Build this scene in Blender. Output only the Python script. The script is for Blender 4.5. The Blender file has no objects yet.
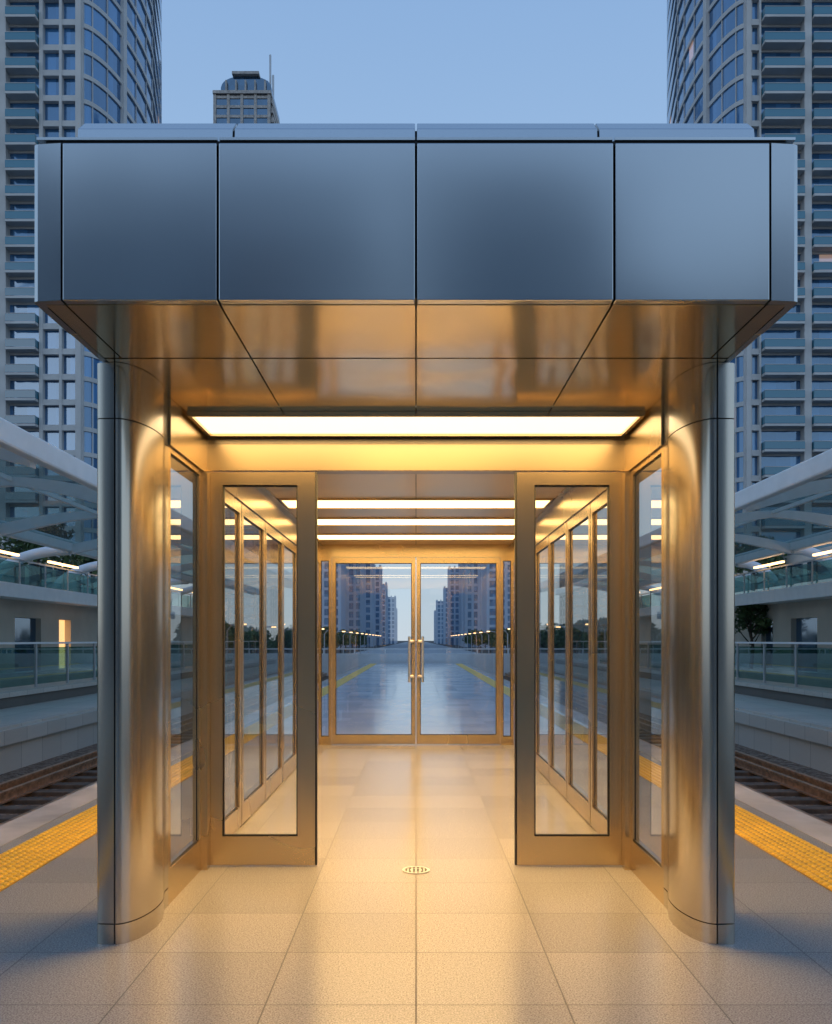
import bpy, bmesh, math, random
from mathutils import Vector
random.seed(7)
scene = bpy.context.scene
COL = scene.collection
W = {}

# ------------------------------------------------------------------ helpers
def empty(name, loc, parent=None, label=None, category=None, group=None):
    o = bpy.data.objects.new(name, None)
    o.empty_display_size = 0.2
    COL.objects.link(o)
    W[o.name] = Vector(loc)
    if parent:
        o.parent = parent
        o.location = Vector(loc) - W[parent.name]
    else:
        o.location = loc
    tag(o, label, category, group)
    return o

def tag(o, label=None, category=None, group=None, kind=None):
    if label: o["label"] = label
    if category: o["category"] = category
    if group: o["group"] = group
    if kind: o["kind"] = kind

def mesh(name, verts, faces, mats, parent=None, mi=None, recalc=True, bevel=0, smooth=None, origin=None, **kw):
    vs = [Vector(v) for v in verts]
    mn = Vector((min(v.x for v in vs), min(v.y for v in vs), min(v.z for v in vs)))
    mx = Vector((max(v.x for v in vs), max(v.y for v in vs), max(v.z for v in vs)))
    c = (mn + mx) / 2
    if origin is not None: c = Vector(origin)
    me = bpy.data.meshes.new(name)
    me.from_pydata([tuple(v - c) for v in vs], [], faces)
    if not isinstance(mats, (list, tuple)): mats = [mats]
    for m in mats: me.materials.append(m)
    if mi:
        for p, i in zip(me.polygons, mi): p.material_index = i
    if recalc:
        bm = bmesh.new(); bm.from_mesh(me)
        bmesh.ops.recalc_face_normals(bm, faces=bm.faces[:])
        bm.to_mesh(me); bm.free()
    if smooth:
        me.shade_smooth()
        me.set_sharp_from_angle(angle=math.radians(smooth))
    o = bpy.data.objects.new(name, me)
    COL.objects.link(o)
    W[o.name] = c
    if parent:
        o.parent = parent
        o.location = c - W[parent.name]
    else:
        o.location = c
    if bevel:
        b = o.modifiers.new("bevel", 'BEVEL'); b.width = bevel; b.segments = 2
        b.limit_method = 'ANGLE'
    tag(o, **kw)
    return o

BF = [(0,3,2,1),(4,5,6,7),(0,1,5,4),(1,2,6,5),(2,3,7,6),(3,0,4,7)]
def bx(x0,x1,y0,y1,z0,z1):
    if x0>x1: x0,x1=x1,x0
    if y0>y1: y0,y1=y1,y0
    return [(x0,y0,z0),(x1,y0,z0),(x1,y1,z0),(x0,y1,z0),(x0,y0,z1),(x1,y0,z1),(x1,y1,z1),(x0,y1,z1)]
def boxes(name, L, mats, parent=None, idx=None, **kw):
    V=[];F=[];M=[]
    for k,b in enumerate(L):
        n=len(V); V+=bx(*b); F+=[tuple(i+n for i in f) for f in BF]
        M+=[idx[k] if idx else 0]*6
    return mesh(name,V,F,mats,parent,mi=M,**kw)
def box(name,x0,x1,y0,y1,z0,z1,mat,parent=None,**kw):
    return boxes(name,[(x0,x1,y0,y1,z0,z1)],mat,parent,**kw)
def prism(name, poly, z0, z1, mat, parent=None, **kw):
    n=len(poly)
    V=[(x,y,z0) for x,y in poly]+[(x,y,z1) for x,y in poly]
    F=[tuple(range(n))[::-1], tuple(range(n,2*n))]+[(i,(i+1)%n,(i+1)%n+n,i+n) for i in range(n)]
    return mesh(name,V,F,mat,parent,**kw)
def tube_data(path, r, seg=8):
    V=[];F=[]
    n=len(path); P=[Vector(p) for p in path]
    for i,p in enumerate(P):
        t=(P[min(i+1,n-1)]-P[max(i-1,0)]).normalized()
        up=Vector((0,0,1)) if abs(t.z)<0.9 else Vector((0,1,0))
        a=t.cross(up).normalized(); b=t.cross(a).normalized()
        rr=r[i] if isinstance(r,(list,tuple)) else r
        for k in range(seg):
            an=2*math.pi*k/seg
            V.append(tuple(p+a*math.cos(an)*rr+b*math.sin(an)*rr))
    for i in range(n-1):
        for k in range(seg):
            F.append((i*seg+k,i*seg+(k+1)%seg,(i+1)*seg+(k+1)%seg,(i+1)*seg+k))
    F.append(tuple(range(seg))); F.append(tuple(range((n-1)*seg,n*seg)))
    return V,F
def tubes(name, paths, r, mat, parent=None, seg=8, **kw):
    V=[];F=[]
    for i,p in enumerate(paths):
        v,f=tube_data(p, r[i] if isinstance(r,list) and isinstance(r[0],(list,tuple)) else r, seg)
        n=len(V); V+=v; F+=[tuple(a+n for a in q) for q in f]
    return mesh(name,V,F,mat,parent,smooth=40,**kw)
def copy_tree(o, parent=None, loc=None):
    c=o.copy(); COL.objects.link(c)
    if parent: c.parent=parent
    if loc is not None: c.location=loc
    for ch in list(o.children): copy_tree(ch, c)
    return c
def copy_child(o, parent, wloc):
    c=o.copy(); COL.objects.link(c); c.parent=parent
    c.location=Vector(wloc)-W[parent.name]
    for ch in list(o.children): copy_tree(ch,c)
    W[c.name]=Vector(wloc)
    return c

# ------------------------------------------------------------------ materials
def newmat(name):
    m=bpy.data.materials.new(name); m.use_nodes=True
    nt=m.node_tree; b=nt.nodes['Principled BSDF']
    return m,nt,b
def N(nt,t,**k):
    n=nt.nodes.new(t)
    for a,v in k.items(): setattr(n,a,v)
    return n
def math_(nt,op,a,b=None,c=None):
    n=nt.nodes.new('ShaderNodeMath'); n.operation=op
    for i,v in enumerate((a,b,c)):
        if v is None: continue
        if isinstance(v,(int,float)): n.inputs[i].default_value=v
        else: nt.links.new(v,n.inputs[i])
    return n.outputs[0]
def pos(nt,scale=(1,1,1)):
    g=nt.nodes.new('ShaderNodeNewGeometry')
    mp=nt.nodes.new('ShaderNodeMapping'); mp.inputs['Scale'].default_value=scale
    nt.links.new(g.outputs['Position'],mp.inputs['Vector'])
    return mp.outputs[0]
def noise(nt,vec,scale,detail=4,rough=.55):
    n=nt.nodes.new('ShaderNodeTexNoise'); n.inputs['Scale'].default_value=scale
    n.inputs['Detail'].default_value=detail; n.inputs['Roughness'].default_value=rough
    nt.links.new(vec,n.inputs['Vector']); return n.outputs[0]
def ramp(nt,fac,stops):
    r=nt.nodes.new('ShaderNodeValToRGB'); e=r.color_ramp.elements
    while len(e)<len(stops): e.new(.5)
    for i,(p,c) in enumerate(stops):
        e[i].position=p; e[i].color=(*c,1) if len(c)==3 else c
    nt.links.new(fac,r.inputs[0]); return r.outputs[0]
def mrange(nt,v,a,b,c,d):
    n=nt.nodes.new('ShaderNodeMapRange'); nt.links.new(v,n.inputs[0])
    for i,x in enumerate((a,b,c,d)): n.inputs[i+1].default_value=x
    return n.outputs[0]
def bump(nt,b,h,strength,dist=.01,prev=None):
    n=nt.nodes.new('ShaderNodeBump'); n.inputs['Strength'].default_value=strength
    n.inputs['Distance'].default_value=dist
    nt.links.new(h,n.inputs['Height'])
    if prev: nt.links.new(prev,n.inputs['Normal'])
    if b: nt.links.new(n.outputs[0],b.inputs['Normal'])
    return n.outputs[0]

def plain(name,col,rough=.6,metal=0,var=.12,scale=3,bmp=.15,bscale=30):
    m,nt,b=newmat(name)
    p=pos(nt)
    n=noise(nt,p,scale,6)
    lo=tuple(c*(1-var*1.5) for c in col); hi=tuple(min(1,c*(1+var)) for c in col)
    nt.links.new(ramp(nt,n,[(.3,lo),(.7,hi)]),b.inputs['Base Color'])
    b.inputs['Roughness'].default_value=rough; b.inputs['Metallic'].default_value=metal
    if bmp: bump(nt,b,noise(nt,p,bscale,4),bmp,.01)
    return m

def steel(name,col,rough,warp=.3,wscale=1.1):
    m,nt,b=newmat(name)
    b.inputs['Metallic'].default_value=1
    s=noise(nt,pos(nt),wscale,1,.4)
    mixc=ramp(nt,s,[(.3,tuple(c*.97 for c in col)),(.7,tuple(min(1,c*1.02) for c in col))])
    nt.links.new(mixc,b.inputs['Base Color'])
    nt.links.new(mrange(nt,s,.3,.7,rough-.02,rough+.02),b.inputs['Roughness'])
    if warp: bump(nt,b,s,warp,.03)
    return m

M={}
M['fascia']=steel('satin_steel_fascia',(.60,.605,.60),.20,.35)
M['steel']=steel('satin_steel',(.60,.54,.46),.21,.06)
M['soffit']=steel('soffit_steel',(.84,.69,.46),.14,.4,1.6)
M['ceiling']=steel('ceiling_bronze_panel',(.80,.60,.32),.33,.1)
M['frame']=steel('door_frame_steel',(.70,.55,.34),.26,0)
M['header']=steel('header_steel',(.44,.36,.24),.32,0)
M['dark']=plain('dark_gasket',(.015,.015,.016),.5,var=.1,bmp=0)
M['chrome']=steel('polished_handle',(.9,.9,.9),.3,0)

def glassmat(name,tint,base=.05,rough=0.0,maxr=.95,pw=4.0):
    m=bpy.data.materials.new(name); m.use_nodes=True; nt=m.node_tree
    nt.nodes.remove(nt.nodes['Principled BSDF']); out=nt.nodes['Material Output']
    lw=N(nt,'ShaderNodeLayerWeight'); lw.inputs['Blend'].default_value=.5
    f=math_(nt,'POWER',lw.outputs['Facing'],pw)
    f=math_(nt,'ADD',math_(nt,'MULTIPLY',f,maxr-base),base)
    t=N(nt,'ShaderNodeBsdfTransparent'); t.inputs[0].default_value=(*tint,1)
    g=N(nt,'ShaderNodeBsdfGlossy'); g.inputs['Roughness'].default_value=rough
    mx=N(nt,'ShaderNodeMixShader')
    nt.links.new(f,mx.inputs[0]); nt.links.new(t.outputs[0],mx.inputs[1]); nt.links.new(g.outputs[0],mx.inputs[2])
    nt.links.new(mx.outputs[0],out.inputs[0])
    return m
M['glass']=glassmat('door_glass',(.95,.95,.92),.12,pw=3.0)
M['glassrear']=glassmat('coated_door_glass',(.97,.98,.98),.14)
M['glassrail']=glassmat('railing_glass',(.42,.66,.62),.12)
M['glassroof']=glassmat('roof_glass',(.30,.42,.43),.05,.2,.4)

def emis(name,col,s):
    m=bpy.data.materials.new(name); m.use_nodes=True; nt=m.node_tree
    b=nt.nodes['Principled BSDF']; b.inputs['Base Color'].default_value=(.8,.8,.75,1)
    b.inputs['Emission Color'].default_value=(*col,1); b.inputs['Emission Strength'].default_value=s
    return m
M['light']=emis('warm_diffuser',(1,.68,.28),4.5)
M['light0']=emis('warm_front_diffuser',(1,.78,.46),1.9)
M['lamp']=emis('warm_lamp',(1,.58,.22),5)
M['door_lit']=emis('warm_doorway',(1,.5,.16),1.3)

def floor_mat(name,T,ox,oy,c1,c2,rough,spk=.70):
    m,nt,b=newmat(name)
    g=N(nt,'ShaderNodeNewGeometry'); sp=N(nt,'ShaderNodeSeparateXYZ'); nt.links.new(g.outputs['Position'],sp.inputs[0])
    u=math_(nt,'DIVIDE',math_(nt,'ADD',sp.outputs[0],ox),T); v=math_(nt,'DIVIDE',math_(nt,'ADD',sp.outputs[1],oy),T)
    def edge(w):
        f=math_(nt,'FRACT',w); return math_(nt,'MINIMUM',f,math_(nt,'SUBTRACT',1.0,f))
    e=math_(nt,'MINIMUM',edge(u),edge(v))
    joint=math_(nt,'LESS_THAN',e,.0052)
    cv=N(nt,'ShaderNodeCombineXYZ'); nt.links.new(math_(nt,'FLOOR',u),cv.inputs[0]); nt.links.new(math_(nt,'FLOOR',v),cv.inputs[1])
    wn=N(nt,'ShaderNodeTexWhiteNoise'); nt.links.new(cv.outputs[0],wn.inputs[0])
    p=pos(nt)
    sp1=noise(nt,p,140,2,.6); sp2=noise(nt,p,40,2,.6)
    col=ramp(nt,sp1,[(.30,tuple(c*spk for c in c1)),(.43,c1),(.56,c2),(.72,tuple(min(1,c*1.25) for c in c2))])
    fac=math_(nt,'ADD',mrange(nt,wn.outputs[0],0,1,.91,1.04),mrange(nt,sp2,.3,.7,-.06,.055))
    fac=math_(nt,'MULTIPLY',fac,math_(nt,'SUBTRACT',1.0,math_(nt,'MULTIPLY',joint,.72)))
    hs=N(nt,'ShaderNodeVectorMath',operation='SCALE'); nt.links.new(col,hs.inputs[0]); nt.links.new(fac,hs.inputs['Scale'])
    nt.links.new(hs.outputs[0],b.inputs['Base Color'])
    r=math_(nt,'ADD',rough,math_(nt,'MULTIPLY',joint,.4))
    r=math_(nt,'ADD',r,mrange(nt,wn.outputs[0],0,1,-.02,.03))
    nt.links.new(r,b.inputs['Roughness'])
    return m
M['floor']=floor_mat('granite_tiles',.62,0,-3.70+6.2,(.265,.255,.24),(.35,.335,.32),.22,.52)
M['floorsheen']=floor_mat('sky_sheen_tiles',.62,0,-3.70+6.2,(.70,.70,.70),(.78,.78,.78),.12,.85)  # same platform floor, lightened to carry the sky reflection beyond the pavilion
M['pave']=floor_mat('beige_pavers',.9,0,0,(.50,.46,.40),(.58,.54,.47),.55)
M['concrete']=plain('weathered_concrete',(.46,.43,.40),.8,var=.22,scale=1.2)
M['beige']=plain('beige_render',(.60,.54,.46),.8,var=.10,scale=.6)
M['white']=plain('white_painted_steel',(.84,.84,.84),.4,var=.04,bmp=0)
M['slab']=plain('tower_slab',(.62,.60,.57),.7,var=.08,scale=.3,bmp=0)
M['clad']=plain('dark_cladding',(.13,.13,.14),.7,var=.08,scale=.3,bmp=0)
M['haze']=plain('haze_tinted_cladding',(.54,.62,.72),.8,var=.06,scale=.1,bmp=0)  # distance haze put into the far towers' cladding colour
M['asphalt']=plain('asphalt',(.05,.05,.052),.85,var=.3,scale=.4)
M['paving']=plain('grey_avenue_paving',(.38,.40,.42),.8,var=.1,scale=.2)
M['bark']=plain('bark',(.10,.07,.05),.9,var=.3,scale=8)
M['sleeper']=plain('old_sleeper',(.13,.09,.065),.85,var=.3,scale=6)
M['rail']=plain('rusty_rail',(.42,.24,.14),.4,metal=.4,var=.35,scale=9)
M['yellow']=plain('yellow_tactile_stud',(.92,.54,.03),.5,var=.05,scale=4,bmp=0)
M['yellowbase']=plain('yellow_tactile_base',(.68,.36,.015),.6,var=.12,scale=4,bmp=0)
M['lightgrey']=plain('grey_aluminium',(.50,.51,.52),.4,metal=.4,var=.05,bmp=0)
def ballast():
    m,nt,b=newmat('track_ballast'); p=pos(nt)
    v=N(nt,'ShaderNodeTexVoronoi'); v.inputs['Scale'].default_value=18; nt.links.new(p,v.inputs['Vector'])
    sx=N(nt,'ShaderNodeSeparateColor'); nt.links.new(v.outputs['Color'],sx.inputs[0])
    nt.links.new(ramp(nt,sx.outputs[0],[(0,(.12,.07,.045)),(.6,(.24,.16,.11)),(1,(.36,.28,.22))]),b.inputs['Base Color'])
    b.inputs['Roughness'].default_value=.9
    bump(nt,b,v.outputs['Distance'],.9,-.04); return m
M['ballast']=ballast()
def leafm():
    m,nt,b=newmat('foliage'); n=noise(nt,pos(nt),1.6,4)
    nt.links.new(ramp(nt,n,[(.3,(.035,.065,.02)),(.7,(.10,.16,.05))]),b.inputs['Base Color']); b.inputs['Roughness'].default_value=.55
    return m
M['leaf']=leafm()
def towerglass(name,c0,c1,cell=(1.6,1.6,2.8),lit_t=.992):
    m,nt,b=newmat(name)
    vm=N(nt,'ShaderNodeVectorMath',operation='DIVIDE'); g=N(nt,'ShaderNodeNewGeometry'); nt.links.new(g.outputs['Position'],vm.inputs[0]); vm.inputs[1].default_value=cell
    fl=N(nt,'ShaderNodeVectorMath',operation='FLOOR'); nt.links.new(vm.outputs[0],fl.inputs[0])
    wn=N(nt,'ShaderNodeTexWhiteNoise'); nt.links.new(fl.outputs[0],wn.inputs[0])
    nt.links.new(ramp(nt,wn.outputs[0],[(0,c0),(.7,c1),(1,tuple(c*1.5 for c in c1))]),b.inputs['Base Color'])
    b.inputs['Roughness'].default_value=.08; b.inputs['Specular IOR Level'].default_value=1.0
    b.inputs['IOR'].default_value=2.0; b.inputs['Specular Tint'].default_value=(.6,.8,1,1)
    w=noise(nt,pos(nt),.5,2); bump(nt,b,w,.2,.1)
    lit=math_(nt,'GREATER_THAN',wn.outputs[0],lit_t)
    b.inputs['Emission Color'].default_value=(1,.6,.3,1)
    nt.links.new(math_(nt,'MULTIPLY',lit,.25),b.inputs['Emission Strength'])
    return m
M['tglass']=towerglass('tower_glass',(.025,.09,.20),(.045,.15,.32))
M['tglassdark']=towerglass('tower_glass_dark',(.012,.03,.055),(.025,.06,.11))
M['tglassfar']=towerglass('haze_tinted_tower_glass',(.15,.24,.36),(.20,.31,.44),lit_t=2)  # far glass lightened to carry the distance haze

# ------------------------------------------------------------------ world / sun / camera
w=bpy.data.worlds.new("World"); scene.world=w; w.use_nodes=True
nt=w.node_tree; bg=nt.nodes['Background']
sky=nt.nodes.new('ShaderNodeTexSky'); sky.sky_type='NISHITA'; sky.sun_disc=False
SE,SR=math.radians(4),math.radians(205)
sky.sun_elevation=SE; sky.sun_rotation=SR
sky.ozone_density=4.0; sky.dust_density=.3; sky.air_density=1.0; sky.altitude=50
tc=nt.nodes.new('ShaderNodeTexCoord'); sp=nt.nodes.new('ShaderNodeSeparateXYZ'); nt.links.new(tc.outputs['Generated'],sp.inputs[0])
grad=ramp(nt,sp.outputs[2],[(0,(.52,.61,.70)),(.12,(.43,.56,.70)),(.35,(.33,.48,.68)),(.62,(.23,.38,.63)),(1,(.14,.26,.50))])
sc=nt.nodes.new('ShaderNodeVectorMath'); sc.operation='SCALE'; nt.links.new(sky.outputs[0],sc.inputs[0]); sc.inputs['Scale'].default_value=.35
mx=nt.nodes.new('ShaderNodeMixRGB'); mx.inputs[0].default_value=.94; nt.links.new(sc.outputs[0],mx.inputs[1]); nt.links.new(grad,mx.inputs[2])
aft=mrange(nt,sp.outputs[1],-1,.3,1.32,1.14)   # sky is a little brighter towards the sunset side
nt.links.new(mx.outputs[0],bg.inputs[0]); nt.links.new(aft,bg.inputs[1])
sl=bpy.data.lights.new('sun','SUN'); sl.energy=.05; sl.angle=math.radians(15); sl.color=(1,.92,.88)
so=bpy.data.objects.new('sun',sl); COL.objects.link(so)
d=Vector((math.sin(SR)*math.cos(SE),math.cos(SR)*math.cos(SE),math.sin(SE)+.15))
so.rotation_euler=d.to_track_quat('Z','Y').to_euler(); so.location=(0,-20,40)
cam=bpy.data.cameras.new('camera'); co=bpy.data.objects.new('camera',cam); COL.objects.link(co)
co.location=(0,0,1.5); co.rotation_euler=(math.radians(90),0,0)
cam.lens=31.64; cam.sensor_width=36; cam.shift_y=.125; cam.clip_end=6000; cam.clip_start=.05
scene.camera=co
scene.view_settings.view_transform='Standard'; scene.view_settings.look='None'; scene.view_settings.exposure=0

# ------------------------------------------------------------------ setting
box('ground',-3000,3000,-3000,3000,-1.3,-1.2,M['asphalt'],kind='structure',label='dark asphalt ground of the city')
box('road',-13,13,59,1200,-1.199,-1.19,M['paving'],kind='structure',label='grey paved avenue beyond the platform')
box('platform',-3.35,3.35,-14,13.0,-1.19,0,M['floor'],kind='structure',label='granite tiled railway platform')
box('platform',-3.35,3.35,13.0,58,-1.19,0,M['floorsheen'],kind='structure',label='polished platform tiles beyond the pavilion with sky sheen in their colour')
for s in (-1,1):
    box('platform_edge',s*3.02,s*3.352,-14,58,.0,.004,M['concrete'],kind='structure',label='plain concrete platform edge')
    box('track_bed',s*3.36,s*7.1,-14,58,-1.19,-.80,M['ballast'],kind='structure',label='brown ballast track bed')
    boxes('side_platform',[(s*7.1,s*9.0,-14,58,-1.19,0),(s*9.0,s*14.0,-14,58,-1.19,.35),(s*7.0,s*7.1,-14,58,-.30,-.05),(s*8.94,s*9.0,-14,58,.24,.352)],M['pave'],kind='structure',label='stepped beige concrete side platform beside the tracks')

def tactile(s):
    V=[];F=[];MI=[]
    def add(vs,fs,mi):
        n=len(V); V.extend(vs); F.extend([tuple(i+n for i in f) for f in fs]); MI.extend([mi]*len(fs))
    y=-4.0
    while y<57:
        L=.43
        near=2<y<22
        add(bx(s*2.475,s*2.895,y+.003,y+L-.003,.002,.008),BF,1 if near else 0)
        if near:
            for i in range(7):
                for j in range(7):
                    cx=s*(2.475+.030+i*.060); cy=y+.035+j*.060
                    a=[(cx+.023*math.cos(k*math.pi/4),cy+.023*math.sin(k*math.pi/4),.008) for k in range(8)]
                    b_=[(cx+.015*math.cos(k*math.pi/4),cy+.015*math.sin(k*math.pi/4),.018) for k in range(8)]
                    add(a+b_,[tuple(range(8,16))]+[(k,(k+1)%8,(k+1)%8+8,k+8) for k in range(8)],0)
        y+=L
    return mesh('tactile_paving',V,F,[M['yellow'],M['yellowbase']],mi=MI,recalc=True,label='yellow studded tactile warning strip along the platform edge',category='tactile paving',group='tactile strips',origin=(s*2.685,3,0))
tactile(-1); tactile(1)

def track(s,cx):
    e=empty('railway_track',(s*cx,3,-.8),label='rusty railway track with dark sleepers on brown ballast',category='railway track',group='railway tracks')
    for dx in (-.72,.72,-.50,.50):
        x=s*cx+dx; main=abs(dx)>.6
        h=-.55 if main else -.59
        boxes('rail' if main else 'guard_rail',[(x-.07,x+.07,-13,57.5,-.735,-.715),(x-.012,x+.012,-13,57.5,-.715,h-.04),(x-.036,x+.036,-13,57.5,h-.04,h)],M['rail'],e)
    sl=box('sleeper',s*cx-1.25,s*cx+1.25,4.0,4.24,-.83,-.738,M['sleeper'],e,bevel=.01)
    for i in range(1,80):
        copy_child(sl,e,(s*cx,4.12+i*.66,W[sl.name].z))
for s in (-1,1): track(s,5.2)

def railing(s):
    e=empty('glass_railing',(s*9.3,12,.35),label='teal glass railing with grey posts on the side platform',category='railing',group='platform railings')
    p=boxes('post',[(s*9.3-.03,s*9.3+.03,6-.03,6.03,.35,1.40)],M['lightgrey'],e)
    g=box('glass_panel',s*9.3-.006,s*9.3+.006,6.06,7.94,.42,1.32,M['glassrail'],e)
    for i in range(1,26):
        copy_child(p,e,(s*9.3,6+i*2,W[p.name].z))
        if i<25: copy_child(g,e,(s*9.3,7+i*2,W[g.name].z))
    box('handrail',s*9.3-.04,s*9.3+.04,5.9,56.1,1.402,1.45,M['white'],e)
for s in (-1,1): railing(s)

def station(s):
    e=empty('station_building',(s*16,36,.35),label='low beige station building with an upper walkway',category='station building',group='station buildings')
    X=14.0
    doors=[(17,18.3,0),(22,24.5,0),(28,29.3,0),(31.4,33.6,0),(35.3,36.5,1 if s<0 else 0),(39.5,43,0),(46,50,0)]
    ys=[8]+[a for d in doors for a in d[:2]]+[58]
    L=[]
    for i in range(0,len(ys),2): L.append((s*X,s*(X+.3),ys[i],ys[i+1],.36,2.3))
    L.append((s*X,s*(X+.3),8,58,2.3,2.9)); L.append((s*(X+.3),s*22,8,58,2.302,2.9))
    boxes('wall',L,M['beige'],e)
    for a,b_,lit in doors:
        if lit:
            box('lit_doorway',s*(X+.25),s*(X+.35),a,b_,.36,2.3,M['door_lit'],e,label='warmly lit doorway')
        else:
            o=box('window',s*(X+.2),s*(X+.26),a,b_,.37,2.3,M['tglassdark'],e)
    box('back_wall',s*21.5,s*21.8,8,58,.36,2.29,M['beige'],e)
    boxes('walkway_deck',[(s*12.8,s*22,8,58,2.905,3.15),(s*12.7,s*12.8,8,58,2.85,3.30)],M['white'],e,bevel=.01)
    boxes('walkway_railing',[(s*12.78-.02,s*12.78+.02,y,y+.05,3.3,4.05) for y in range(9,58,2)]+[(s*12.78-.03,s*12.78+.03,8.2,57.8,4.052,4.10)],M['lightgrey'],e)
    box('railing_glass',s*12.86-.006,s*12.86+.006,8.2,57.8,3.32,4.0,M['glassrail'],e)
    boxes('upper_wall',[(s*17.2,s*17.5,8,58,3.151,5.4)],M['beige'],e)
    boxes('window_strip',[(s*17.12,s*17.19,y,y+2.4,3.6,4.9) for y in range(10,56,3)],M['tglassdark'],e)
    ys=(11,16,21,26,31,36,41,46,51)
    boxes('lamp_bracket',[(s*12.62,s*12.68,y+1.2,y+1.26,4.101,4.16) for y in ys],M['white'],e)
    for i,y in enumerate(ys):
        l=box('linear_lamp',s*12.60,s*12.70,y,y+2.6,4.165,4.23,M['lamp'],e)
for s in (-1,1): station(s)

def canopy(s):
    e=empty('platform_canopy',(s*13,30,.35),label='white ribbed platform canopy with curved glass roof',category='canopy',group='platform canopies')
    x0,z0=(6.0,4.54) if s<0 else (7.0,4.56)
    def prof(t):
        return s*(x0+5.2*t), z0+.40*math.sin(math.pi*t)+.10*t
    NP=14
    P=[prof(i/NP) for i in range(NP+1)]
    box('edge_beam',s*(x0-.18),s*(x0+.02),8,56,z0-.26,z0+.10,M['white'],e,bevel=.04)
    xe,ze=P[-1]; xe=abs(xe)
    box('edge_beam',s*(xe-.02),s*(xe+.26),8,56,ze-.26,ze+.10,M['white'],e,bevel=.04)
    box('purlin',P[7][0]-.04,P[7][0]+.04,8,56,P[7][1]-.12,P[7][1]-.03,M['white'],e)
    V=[];F=[]
    for (x,z) in P: V+=[(x,8,z),(x,56,z)]
    for i in range(NP): F.append((2*i,2*i+2,2*i+3,2*i+1))
    mesh('glass_roof',V,F,M['glassroof'],e,recalc=False,smooth=60)
    V=[];F=[]; y=9
    for k,(x,z) in enumerate(P):
        th=.18+.14*abs(math.cos(math.pi*k/NP))
        V+=[(x,y-.10,z-.02),(x,y+.10,z-.02),(x,y+.10,z-.02-th),(x,y-.10,z-.02-th)]
    for i in range(NP):
        a=4*i
        for j in range(4): F.append((a+j,a+(j+1)%4,a+4+(j+1)%4,a+4+j))
    F+=[(0,1,2,3),(4*NP,4*NP+1,4*NP+2,4*NP+3)]
    r=mesh('rib',V,F,M['white'],e)
    c0=W[r.name].copy()
    for i in range(1,10): copy_child(r,e,(c0.x,c0.y+i*5.1,c0.z))
    path=[]
    for k in range(11):
        a=math.pi/2*k/10
        path.append((s*(xe+.1+(13.8-xe)*math.sin(a)),14.1,3.16+(ze-.2-3.16)*math.cos(a)))
    c=tubes('column',[path],.17,M['white'],e,seg=10)
    cc=W[c.name].copy()
    for i in range(1,9): copy_child(c,e,(cc.x,cc.y+i*5.1,cc.z))
for s in (-1,1): canopy(s)

e=empty('parapet_wall',(0,58.5,-1.2),label='low pale concrete parapet with rail closing the platform end',category='parapet')
box('wall',-30,30,58.3,58.7,-1.19,.62,M['white'],e)
boxes('rail',[(-30,30,58.45,58.51,.88,.96)]+[(x-.03,x+.03,58.45,58.51,.62,.88) for x in range(-30,31,2)],M['white'],e)

def tree_meshes(h,r,nl,seed,ls=.16):
    rnd=random.Random(seed)
    paths=[];rad=[]
    paths.append([(0,0,0),(.03*h,.01*h,h*.3),(.0,.03*h,h*.55),(.02*h,0,h*.8)]); rad.append([h*.028,h*.022,h*.015,h*.005])
    clumps=[]
    for k in range(9):
        a=k*2.4+rnd.random(); z=h*(.32+.05*k); rr=r*(.55+.5*rnd.random())*(1-.05*k)
        end=(rr*math.cos(a),rr*math.sin(a),min(h*.95,z+h*.22))
        paths.append([(0,.01*h,z*.9),(end[0]*.5,end[1]*.5,z+h*.08),end]); rad.append([h*.012,h*.008,h*.003])
        clumps.append((end,r*(.30+.25*rnd.random())))
        clumps.append(((end[0]*.55,end[1]*.55,end[2]+h*.03),r*(.28+.2*rnd.random())))
    clumps.append(((0,0,h*.88),r*.4))
    V=[];F=[]
    for p,q in zip(paths,rad):
        v,f=tube_data(p,q,7); n=len(V); V+=v; F+=[tuple(i+n for i in g) for g in f]
    LV=[];LF=[]
    for i in range(nl):
        c,cr=rnd.choice(clumps)
        d=Vector((rnd.gauss(0,1),rnd.gauss(0,1),rnd.gauss(0,1))).normalized()*cr*(rnd.random()**.4)
        p=Vector(c)+Vector((d.x,d.y,d.z*.7))
        a=Vector((rnd.gauss(0,1),rnd.gauss(0,1),rnd.gauss(0,.6))).normalized(); b_=a.cross(Vector((rnd.random(),rnd.random(),rnd.random()))).normalized()
        s_=ls*(.6+rnd.random()*.8); n=len(LV)
        LV+=[tuple(p-a*s_),tuple(p+b_*s_*.5),tuple(p+a*s_),tuple(p-b_*s_*.5)]; LF.append((n,n+1,n+2,n+3))
    return V,F,LV,LF
def make_tree(loc,h,r,nl,seed,ls,label,group=None):
    e=empty('tree',loc,label=label,category='tree',group=group)
    V,F,LV,LF=tree_meshes(h,r,nl,seed,ls)
    off=Vector(loc)
    mesh('trunk',[Vector(v)+off for v in V],F,M['bark'],e,smooth=50,origin=loc)
    mesh('crown',[Vector(v)+off for v in LV],LF,M['leaf'],e,recalc=False,origin=loc)
    return e
make_tree((-15.6,37,3.15),3.0,1.5,2500,3,.12,'leafy green tree on the station walkway')
make_tree((-15.9,44,3.15),2.8,1.5,2000,5,.12,'leafy green tree on the station walkway')
make_tree((13.4,36,.35),2.9,.8,1300,9,.10,'small leafy tree beside the glass railing')
make_tree((15.8,42,3.15),3.0,1.5,2000,13,.12,'leafy green tree on the station walkway')
base=make_tree((-16,75,-1.2),3.7,2.2,1800,21,.26,'leafy avenue tree beyond the platform end','avenue trees')
base2=make_tree((16,79,-1.2),4.1,2.3,1800,22,.26,'leafy avenue tree beyond the platform end','avenue trees')
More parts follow.
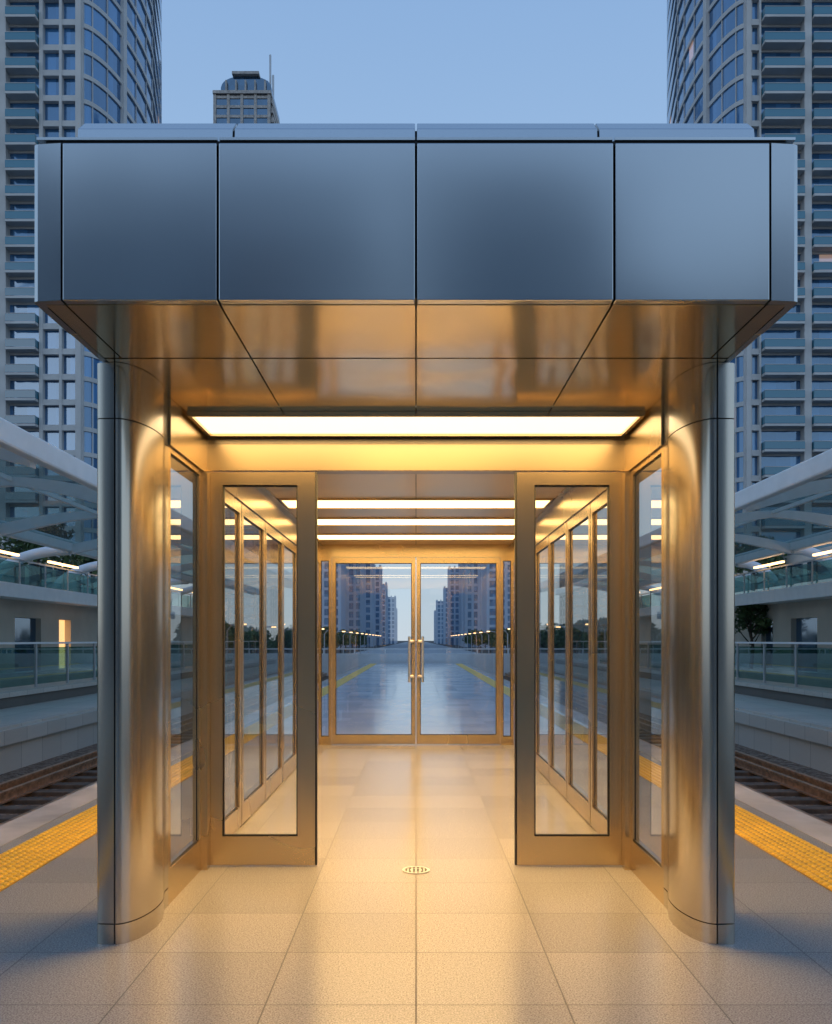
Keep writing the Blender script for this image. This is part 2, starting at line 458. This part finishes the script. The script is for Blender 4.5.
for i in range(1,15):
    for s in (-1,1):
        t=copy_tree(base if (i+(s>0))%2 else base2, None,(s*(16+random.uniform(-1,1)),75+i*13+random.uniform(-2,2),-1.2))
        t.rotation_euler[2]=random.random()*6; k=random.uniform(.85,1.15); t.scale=(k,k,k)
e=empty('street_lamp',(-11,66,-1.2),label='lit street lamp with a single arm on the avenue',category='street lamp',group='avenue street lamps')
tubes('pole',[[(-11,66,-1.2),(-11,66,2.2),(-10.7,66,2.6),(-10.0,66,2.7)]],.06,M['lightgrey'],e)
boxes('lamp_head',[(-10.0,-9.6,65.9,66.1,2.60,2.70)],M['lamp'],e)
for i in range(0,14):
    for s in (-1,1):
        if i==0 and s<0: continue
        t=copy_tree(e,None,(s*11,66+i*14,-1.2))
        if s>0: t.rotation_euler[2]=math.pi

# ------------------------------------------------------------------ towers
ST=2.8
m,nt,b=newmat('balcony_glass'); b.inputs['Base Color'].default_value=(.06,.22,.30,1); b.inputs['Roughness'].default_value=.12; b.inputs['Specular IOR Level'].default_value=.9
M['brail']=m
def big_tower(s,label,CX,AX,winpiers,wins,balcs,piers,nst=36):
    e=empty('residential_tower',(s*48,112,-1.2),label=label,category='apartment tower',group='residential towers')
    BY=12
    def poly(off):
        pts=[(s*(70),100-off),]
        pts.append((s*CX,100-off))
        for k in range(1,19):
            th=math.radians(90-k*7.5)
            pts.append((s*(CX-(AX+off)*math.cos(th)),112-(BY+off)*math.sin(th)))
        pts.append((s*CX,132)); pts.append((s*70,132))
        return pts
    H=nst*ST
    prism('glazing',poly(0),-1.2,H,M['tglass'],e)
    c=prism('floor_band',poly(.20),ST-.50,ST,M['slab'],e)
    cz=W[c.name].copy()
    for i in range(1,nst): copy_child(c,e,(cz.x,cz.y,cz.z+i*ST))
    V=[];F=[]
    for k in range(0,7):
        th=math.radians(90-k*20)
        wd=.8 if k in (0,3) else .09
        dx,dy=(-s*math.cos(th)*AX,-math.sin(th)*BY)
        cx,cy=s*CX+dx,112+dy
        nx,ny=(-s*math.cos(th)/AX,-math.sin(th)/BY); l=math.hypot(nx,ny); nx/=l; ny/=l
        tx,ty=-ny,nx
        pr=.42 if wd>.5 else .12
        q=[(cx+tx*wd/2-nx*.1,cy+ty*wd/2-ny*.1),(cx+tx*wd/2+nx*pr,cy+ty*wd/2+ny*pr),(cx-tx*wd/2+nx*pr,cy-ty*wd/2+ny*pr),(cx-tx*wd/2-nx*.1,cy-ty*wd/2-ny*.1)]
        n=len(V); V+=[(a,b_,-1.2) for a,b_ in q]+[(a,b_,H+1) for a,b_ in q]
        F+=[tuple(i+n for i in f) for f in BF]
    mesh('mullions',V,F,M['slab'],e)
    for a,b_ in winpiers: box('pier',s*a,s*b_,99.3,100,-1.2,H+1,M['slab'],e)
    for a,b_ in wins:
        c=box('spandrel',s*a,s*b_,99.4,99.98,ST-.55,ST+.08,M['slab'],e)
        cz=W[c.name].copy()
        for i in range(1,nst): copy_child(c,e,(cz.x,cz.y,cz.z+i*ST))
    for a,b_ in piers: box('pier',s*a,s*b_,98.9,100,-1.2,H+1,M['slab'],e)
    for (x0,x1) in balcs:
        z=ST
        c=boxes('balcony',[(s*x0,s*x1,98.5,99.95,z-.26,z),(s*x0,s*x1,98.52,98.56,z+.05,z+.86),(s*x0,s*x1,98.49,98.59,z+.86,z+.92),(s*x0,s*(x0+.06),98.56,99.9,z+.05,z+.86)],[M['slab'],M['brail']],e,idx=[0,1,0,1])
        cz=W[c.name].copy()
        for i in range(1,nst): copy_child(c,e,(cz.x,cz.y,cz.z+i*ST))
big_tower(-1,'beige apartment tower with stacked balconies and curved blue glass corner',37.3,3.1,
    [(37.0,37.6),(39.1,39.4),(41.2,41.6)],[(37.6,39.1),(39.4,41.2)],[(41.7,45.0),(46.2,50.4)],[(45.1,46.1),(50.5,51.2),(57,57.7),(63,63.7)])
big_tower(1,'beige apartment tower with balconies and rounded glazed bay',36.8,2.8,
    [(36.5,37.0),(37.9,38.1)],[(37.0,37.9)],[(38.2,42.6),(43.6,48.2)],[(42.7,43.5),(48.3,49),(57,57.7),(63,63.7)])

def simple_tower(x0,x1,y0,y1,h,st,label,pier=3.2,mat='tglassdark',cap=True,wall='slab',group='distant towers'):
    cx,cy=(x0+x1)/2,(y0+y1)/2
    e=empty('tower_block',(cx,cy,-1.2),label=label,category='tower',group=group)
    box('glazing',x0,x1,y0,y1,-1.2,h,M[mat],e)
    n=int(h/st)
    boxes('floor_bands',[(x0-.3,x1+.3,y0-.3,y1+.3,i*st-.5,i*st+.4) for i in range(1,n+1)],M[wall],e)
    L=[]
    k=max(2,int((x1-x0)/pier))
    for i in range(k+1):
        x=x0+(x1-x0)*i/k; L.append((x-.45,x+.45,y0-.5,y0-.01,-1.2,h+1))
    k=max(2,int((y1-y0)/pier))
    for i in range(k+1):
        y=y0+(y1-y0)*i/k
        L.append((x0-.5,x0-.01,y-.45,y+.45,-1.2,h+1)); L.append((x1+.01,x1+.5,y-.45,y+.45,-1.2,h+1))
    boxes('piers',L,M[wall],e)
    if cap: boxes('roof_plant',[(x0+.2*(x1-x0),x1-.2*(x1-x0),y0+3,y1-3,h,h+4)],M[wall],e)
    return e
t=simple_tower(-67,-49,300,322,183,3.2,'slim grey tower with low curved crown and antenna',cap=False,pier=4.5,group='city towers',wall='concrete')
V=[];F=[]
for i in range(19):
    z=184-(i+1)*3.2; x1=-48.0+.27*i
    n=len(V); V+=bx(-48.4,x1,300.5,318,z,z+1.6); F+=[tuple(a+n for a in f) for f in BF]
    n=len(V); V+=bx(-48.4,x1-.5,301.5,317,z+1.6,z+3.2)
    F+=[tuple(a+n for a in f) for f in BF]
mesh('balcony_stack',V,F,M['concrete'],t)
n=18; V=[]
for k in range(n+1):
    a=math.pi*k/n
    x=-57.0+8.6*math.cos(a); z=184.2+6.6*math.sin(a)**.5
    V+=[(x,302,z),(x,320,z)]
F=[(2*k,2*k+2,2*k+3,2*k+1) for k in range(n)]+[tuple(range(0,2*n+2,2)),tuple(range(1,2*n+2,2))]+[(0,1,2*n+1,2*n)]
mesh('crown',V,F,M['tglassdark'],t)
boxes('crown_rim',[(-67.6,-48.2,299,323,183.2,184.2),(-61.5,-52.5,300.5,321,190.6,191.5)],M['concrete'],t)
boxes('crown_fins',[(x-.25,x+.25,300.6,302.1,184.21,188.6) for x in (-63.5,-60.2,-57,-53.8,-50.5)],M['concrete'],t)
tubes('antenna',[[(-50.2,310,184),(-50.2,310,203)],[(-49.2,310,184),(-49.2,310,196)],[(-51.2,310,184),(-51.2,310,194)]],.36,M['lightgrey'],t,seg=6)

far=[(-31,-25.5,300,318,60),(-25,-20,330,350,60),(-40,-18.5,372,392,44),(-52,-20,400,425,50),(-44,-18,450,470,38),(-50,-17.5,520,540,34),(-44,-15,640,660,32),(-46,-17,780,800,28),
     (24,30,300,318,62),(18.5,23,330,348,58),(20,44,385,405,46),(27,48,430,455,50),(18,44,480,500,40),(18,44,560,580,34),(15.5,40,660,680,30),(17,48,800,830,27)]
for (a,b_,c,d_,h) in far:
    simple_tower(a,b_,c,d_,h,3.1,'distant haze-tinted high-rise apartment block lining the avenue',pier=2.6,mat='tglassfar',wall='haze')
for (a,b_,c,d_,h) in [(-36,-4,-95,-75,43),(0,19,-100,-80,45),(20,34,-100,-84,35),(39,66,-92,-70,38),(-80,-44,-90,-66,44)]:  # unseen blocks added behind the camera, heights and gaps shaped for fascia reflections
    simple_tower(a,b_,c,d_,h,3.2,'unseen mid-rise block added to shape the fascia reflections',pier=4,group='added reflection blocks',wall='clad')

# ------------------------------------------------------------------ pavilion
PV=empty('glass_entrance_pavilion',(0,8.6,0),label='brushed steel and glass platform entrance pavilion glowing warm inside',category='entrance pavilion')
YF=3.63; ZS=2.87; ZT=3.505; YD=5.95; YR=12.86
G=.004
box('roof_core',-1.50,1.50,YF+.06,13.0,ZS+.03,ZT-.02,M['dark'],PV)
xs=[-1.43,-.80,0,.80,1.43]
for a,b_ in zip(xs[:-1],xs[1:]):
    box('fascia_panel',a+G,b_-G,YF,YF+.045,ZS,ZT,M['fascia'],PV,bevel=.004)
for s in (-1,1):
    prism('fascia_corner_panel',[(s*(1.43+G),YF+.001),(s*1.530,YF+.010),(s*1.546,YF+.018),(s*1.552,YF+.032),(s*1.552,YF+.40),(s*1.52,YF+.40),(s*1.52,YF+.08),(s*(1.43+G),YF+.044)],ZS,ZT,M['fascia'],PV,smooth=12)
    for y0,y1 in ((YF+.41,5.5),(5.51,8),(8.01,10.5),(10.51,13.05)):
        box('side_fascia_panel',s*1.52,s*1.552,y0,y1,ZS+.002,ZT,M['fascia'],PV,bevel=.004)
box('fascia_panel',-1.515,1.515,13.005,13.05,ZS,ZT,M['fascia'],PV)
box('coping_core',-1.50,1.50,YF+.02,YF+.39,ZT+.001,ZT+.018,M['dark'],PV)
for a,b_ in zip(xs[:-1],xs[1:]):
    box('coping',a+G-(.11 if a<-1.4 else 0),b_-G+(.11 if b_>1.4 else 0),YF+.012,YF+.40,ZT+.019,ZT+.030,M['fascia'],PV)
box('roof_deck',-1.545,1.545,YF+.402,13.0,ZT-.018,ZT+.02,M['lightgrey'],PV)
box('parapet_core',-1.53,1.53,4.12,4.88,ZT+.03,3.83,M['dark'],PV)
px=[-1.545,-.83,0,.83,1.545]
for a,b_ in zip(px[:-1],px[1:]):
    V=[(a+G,4.06,ZT+.03),(b_-G,4.06,ZT+.03),(b_-G,4.10,3.83),(a+G,4.10,3.83),(b_-G,4.18,3.90),(a+G,4.18,3.90),(b_-G,4.9,3.90),(a+G,4.9,3.90),(b_-G,4.9,ZT+.03),(a+G,4.9,ZT+.03)]
    F=[(0,1,2,3),(3,2,4,5),(5,4,6,7),(7,6,8,9),(9,8,1,0),(0,3,5,7,9),(1,8,6,4,2)]
    mesh('parapet_panel',V,F,M['fascia'],PV,bevel=.004)
sx=[-1.515,-1.43,-.80,0,.80,1.43,1.515]
for a,b_ in zip(sx[:-1],sx[1:]):
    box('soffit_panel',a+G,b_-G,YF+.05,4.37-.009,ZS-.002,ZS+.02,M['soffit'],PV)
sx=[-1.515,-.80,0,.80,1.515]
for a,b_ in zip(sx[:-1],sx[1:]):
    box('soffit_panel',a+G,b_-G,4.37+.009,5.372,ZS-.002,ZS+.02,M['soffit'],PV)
for s in (-1,1):
    pil=empty('pillar',(s*1.48,4.8,0),PV)
    cur=[]
    for k in range(33):
        th=math.radians(112)*k/32
        cur.append((s*(1.480-.124*math.sin(th)),4.745-.315*math.cos(th)))
    B=cur+[(s*1.398,5.0),(s*1.398,5.08),(s*1.55,5.08),(s*1.50,4.62)]
    A=[(s*1.487,4.43),(s*1.558,4.434),(s*1.570,4.441),(s*1.577,4.452),(s*1.580,4.468),(s*1.580,5.08),(s*1.556,5.08),(s*1.507,4.62)]
    for z0,z1,nm in ((0.0,.098,'plinth'),(.104,2.588,'shaft'),(2.594,2.866,'capital')):
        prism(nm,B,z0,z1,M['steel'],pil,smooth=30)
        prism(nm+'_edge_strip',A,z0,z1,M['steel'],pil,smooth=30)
    core=[(s*1.484,4.436),(s*1.565,4.50),(s*1.565,5.07),(s*1.41,5.07),(s*1.375,4.75),(s*1.42,4.53)]
    prism('core',core,.001,2.867,M['dark'],pil)
def leaf(name,axis,p0,p1,a0,a1,z0,z1,st=(.05,.05),rl=(.2,.07),parent=PV,mat='frame',gm='glass'):
    def B(u0,u1,v0,v1,t0,t1):
        return (u0,u1,t0,t1,v0,v1) if axis=='y' else (t0,t1,u0,u1,v0,v1)
    o=boxes(name,[B(a0,a0+st[0],z0,z1,p0,p1),B(a1-st[1],a1,z0,z1,p0,p1),B(a0+st[0],a1-st[1],z0,z0+rl[0],p0,p1),B(a0+st[0],a1-st[1],z1-rl[1],z1,p0,p1)],M[mat],parent)
    pm=(p0+p1)/2; g=.009
    u0,u1,v0,v1=a0+st[0],a1-st[1],z0+rl[0],z1-rl[1]
    hg=.012 if axis=='y' else .003
    q0,q1=pm-hg,pm+hg
    boxes('gasket',[B(u0,u0+g,v0,v1,q0,q1),B(u1-g,u1,v0,v1,q0,q1),B(u0+g,u1-g,v0,v0+g,q0,q1),B(u0+g,u1-g,v1-g,v1,q0,q1)],M['dark'],o)
    if axis=='y': V=[(u0+g,pm,v0+g),(u1-g,pm,v0+g),(u1-g,pm,v1-g),(u0+g,pm,v1-g)]
    else: V=[(pm,u0+g,v0+g),(pm,u1-g,v0+g),(pm,u1-g,v1-g),(pm,u0+g,v1-g)]
    mesh('glass',V,[(0,1,2,3)],M[gm],o,recalc=False)
    return o
box('header_beam',-1.398,1.398,YD+.01,YD+.13,2.62,2.80,M['header'],PV,bevel=.004)
box('upper_header',-1.398,1.398,YD+.03,YD+.12,2.802,ZS-.003,M['header'],PV)
for s in (-1,1):
    leaf('side_screen','x',s*1.400,s*1.430,5.085,5.86,.0,2.60,(.05,.05),(.20,.03))
    box('corner_post',s*1.36,s*1.455,5.863,5.945,0,2.60,M['frame'],PV)
    box('side_header',s*1.385,s*1.571,5.085,13.0,2.603,2.866,M['frame'],PV)
    box('soffit_strip',s*1.370,s*1.384,5.376,5.975,ZS-.003,ZS+.02,M['soffit'],PV)
    a0,a1=(-1.365,-.668) if s<0 else (.668,1.365)
    st=(.085,.115) if s<0 else (.115,.085)
    leaf('door','y',YD,YD+.05,a0,a1,.012,2.61,st,(.19,.085))
    box('door_seal',s*.656,s*.667,YD+.002,YD+.048,.012,2.61,M['dark'],PV)
    box('door_jamb',s*1.37,s*1.455,YD,YD+.12,.0,2.60,M['frame'],PV)
    y=YD+.16; n=6; wdt=(YR-.02-y)/n
    for i in range(n):
        leaf('side_door','x',s*1.400,s*1.440,y+.012,y+wdt-.012,.012,2.60,(.07,.07),(.16,.09))
        box('mullion',s*1.405,s*1.455,y+wdt-.011,y+wdt+.011,.0,2.60,M['dark'],PV)
        y+=wdt
    boxes('outer_sill',[(s*1.456,s*1.571,5.085,13.0,.0,.10)],M['steel'],PV,bevel=.004)
lights=[(5.40,5.90),(6.22,6.52),(6.78,7.10),(8.70,9.20),(10.06,10.56),(11.58,12.10)]
for i,(a,b_) in enumerate(lights):
    X=1.345 if i==0 else 1.30
    zl=2.838 if i==0 else 2.848
    t_=.022
    f=boxes('ceiling_light',[(-X-t_,X+t_,a-t_,a,zl,ZS+.02),(-X-t_,X+t_,b_,b_+t_,zl,ZS+.02),(-X-t_,-X,a,b_,zl,ZS+.02),(X,X+t_,a,b_,zl,ZS+.02)],M['frame'],PV)
    box('diffuser',-X+.002,X-.002,a+.002,b_-.002,2.853,2.866,M['light0' if i==0 else 'light'],f)
    al=bpy.data.lights.new('luminaire_lamp','AREA'); al.shape='RECTANGLE'; al.size=2*X-.06; al.size_y=b_-a-.04
    al.color=(1,.58,.18); al.energy=(84 if i==0 else 52); al.spread=math.radians(145 if i==0 else 155)
    ao=bpy.data.objects.new('luminaire_lamp',al); COL.objects.link(ao); ao.location=(0,(a+b_)/2,2.850)
ed=[6.10]+[v for l in lights[1:] for v in (l[0]-.024,l[1]+.024)]+[12.9]
for i in range(0,len(ed),2):
    for a,b_ in ((-1.384,-.003),(.003,1.384)):
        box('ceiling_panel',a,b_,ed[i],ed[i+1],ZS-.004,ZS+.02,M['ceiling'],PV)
for s in (-1,1):
    box('ceiling_edge',s*1.335,s*1.384,6.1,12.9,ZS-.02,ZS-.005,M['frame'],PV)
box('rear_header',-1.398,1.398,YR,YR+.10,2.685,ZS-.005,M['frame'],PV)
for s in (-1,1):
    a,b_=(-1.398,-1.205) if s<0 else (1.205,1.398)
    leaf('sidelight','y',YR,YR+.06,a,b_,.0,2.683,(.04,.04),(.12,.05),gm='glassrear')
    a,b_=(-1.200,-.006) if s<0 else (.006,1.200)
    st=(.05,.055) if s<0 else (.055,.05)
    dd=leaf('rear_door','y',YR+.005,YR+.055,a,b_,.012,2.68,st,(.13,.08),gm='glassrear')
    x=s*.095
    tubes('handle',[[(x,YR-.085,.90),(x,YR-.085,1.55)],[(s*.04,YR+.004,.98),(s*.05,YR-.07,.98),(x,YR-.085,.98)],[(s*.04,YR+.004,1.48),(s*.05,YR-.07,1.48),(x,YR-.085,1.48)]],.019,M['chrome'],dd,seg=12)
e=empty('floor_drain',(0,5.85,0),label='round metal floor drain cover set in the granite tiles',category='floor drain')
def ring(name,r0,r1,z0,z1,mat,parent,c=(0,5.85)):
    V=[];F=[];n=32
    for k in range(n):
        a=2*math.pi*k/n
        for r,z in ((r0,z0),(r1,z0),(r1,z1),(r0,z1)): V.append((c[0]+r*math.cos(a),c[1]+r*math.sin(a),z))
    for k in range(n):
        a=4*k; b2=4*((k+1)%n)
        for j in range(4): F.append((a+j,a+(j+1)%4,b2+(j+1)%4,b2+j))
    return mesh(name,V,F,mat,parent)
ring('rim',.072,.09,.001,.007,M['lightgrey'],e)
ring('inner_ring',.030,.040,.002,.006,M['lightgrey'],e)
prism('well',[(.0715*math.cos(k*math.pi/12),5.85+.0715*math.sin(k*math.pi/12)) for k in range(24)],.0008,.002,M['dark'],e)
L=[]
for k in range(-2,3):
    x=k*.026; hh=math.sqrt(.0705**2-x*x); L.append((x-.005,x+.005,5.85-hh,5.85+hh,.0021,.0052))
boxes('grate',L,M['lightgrey'],e)
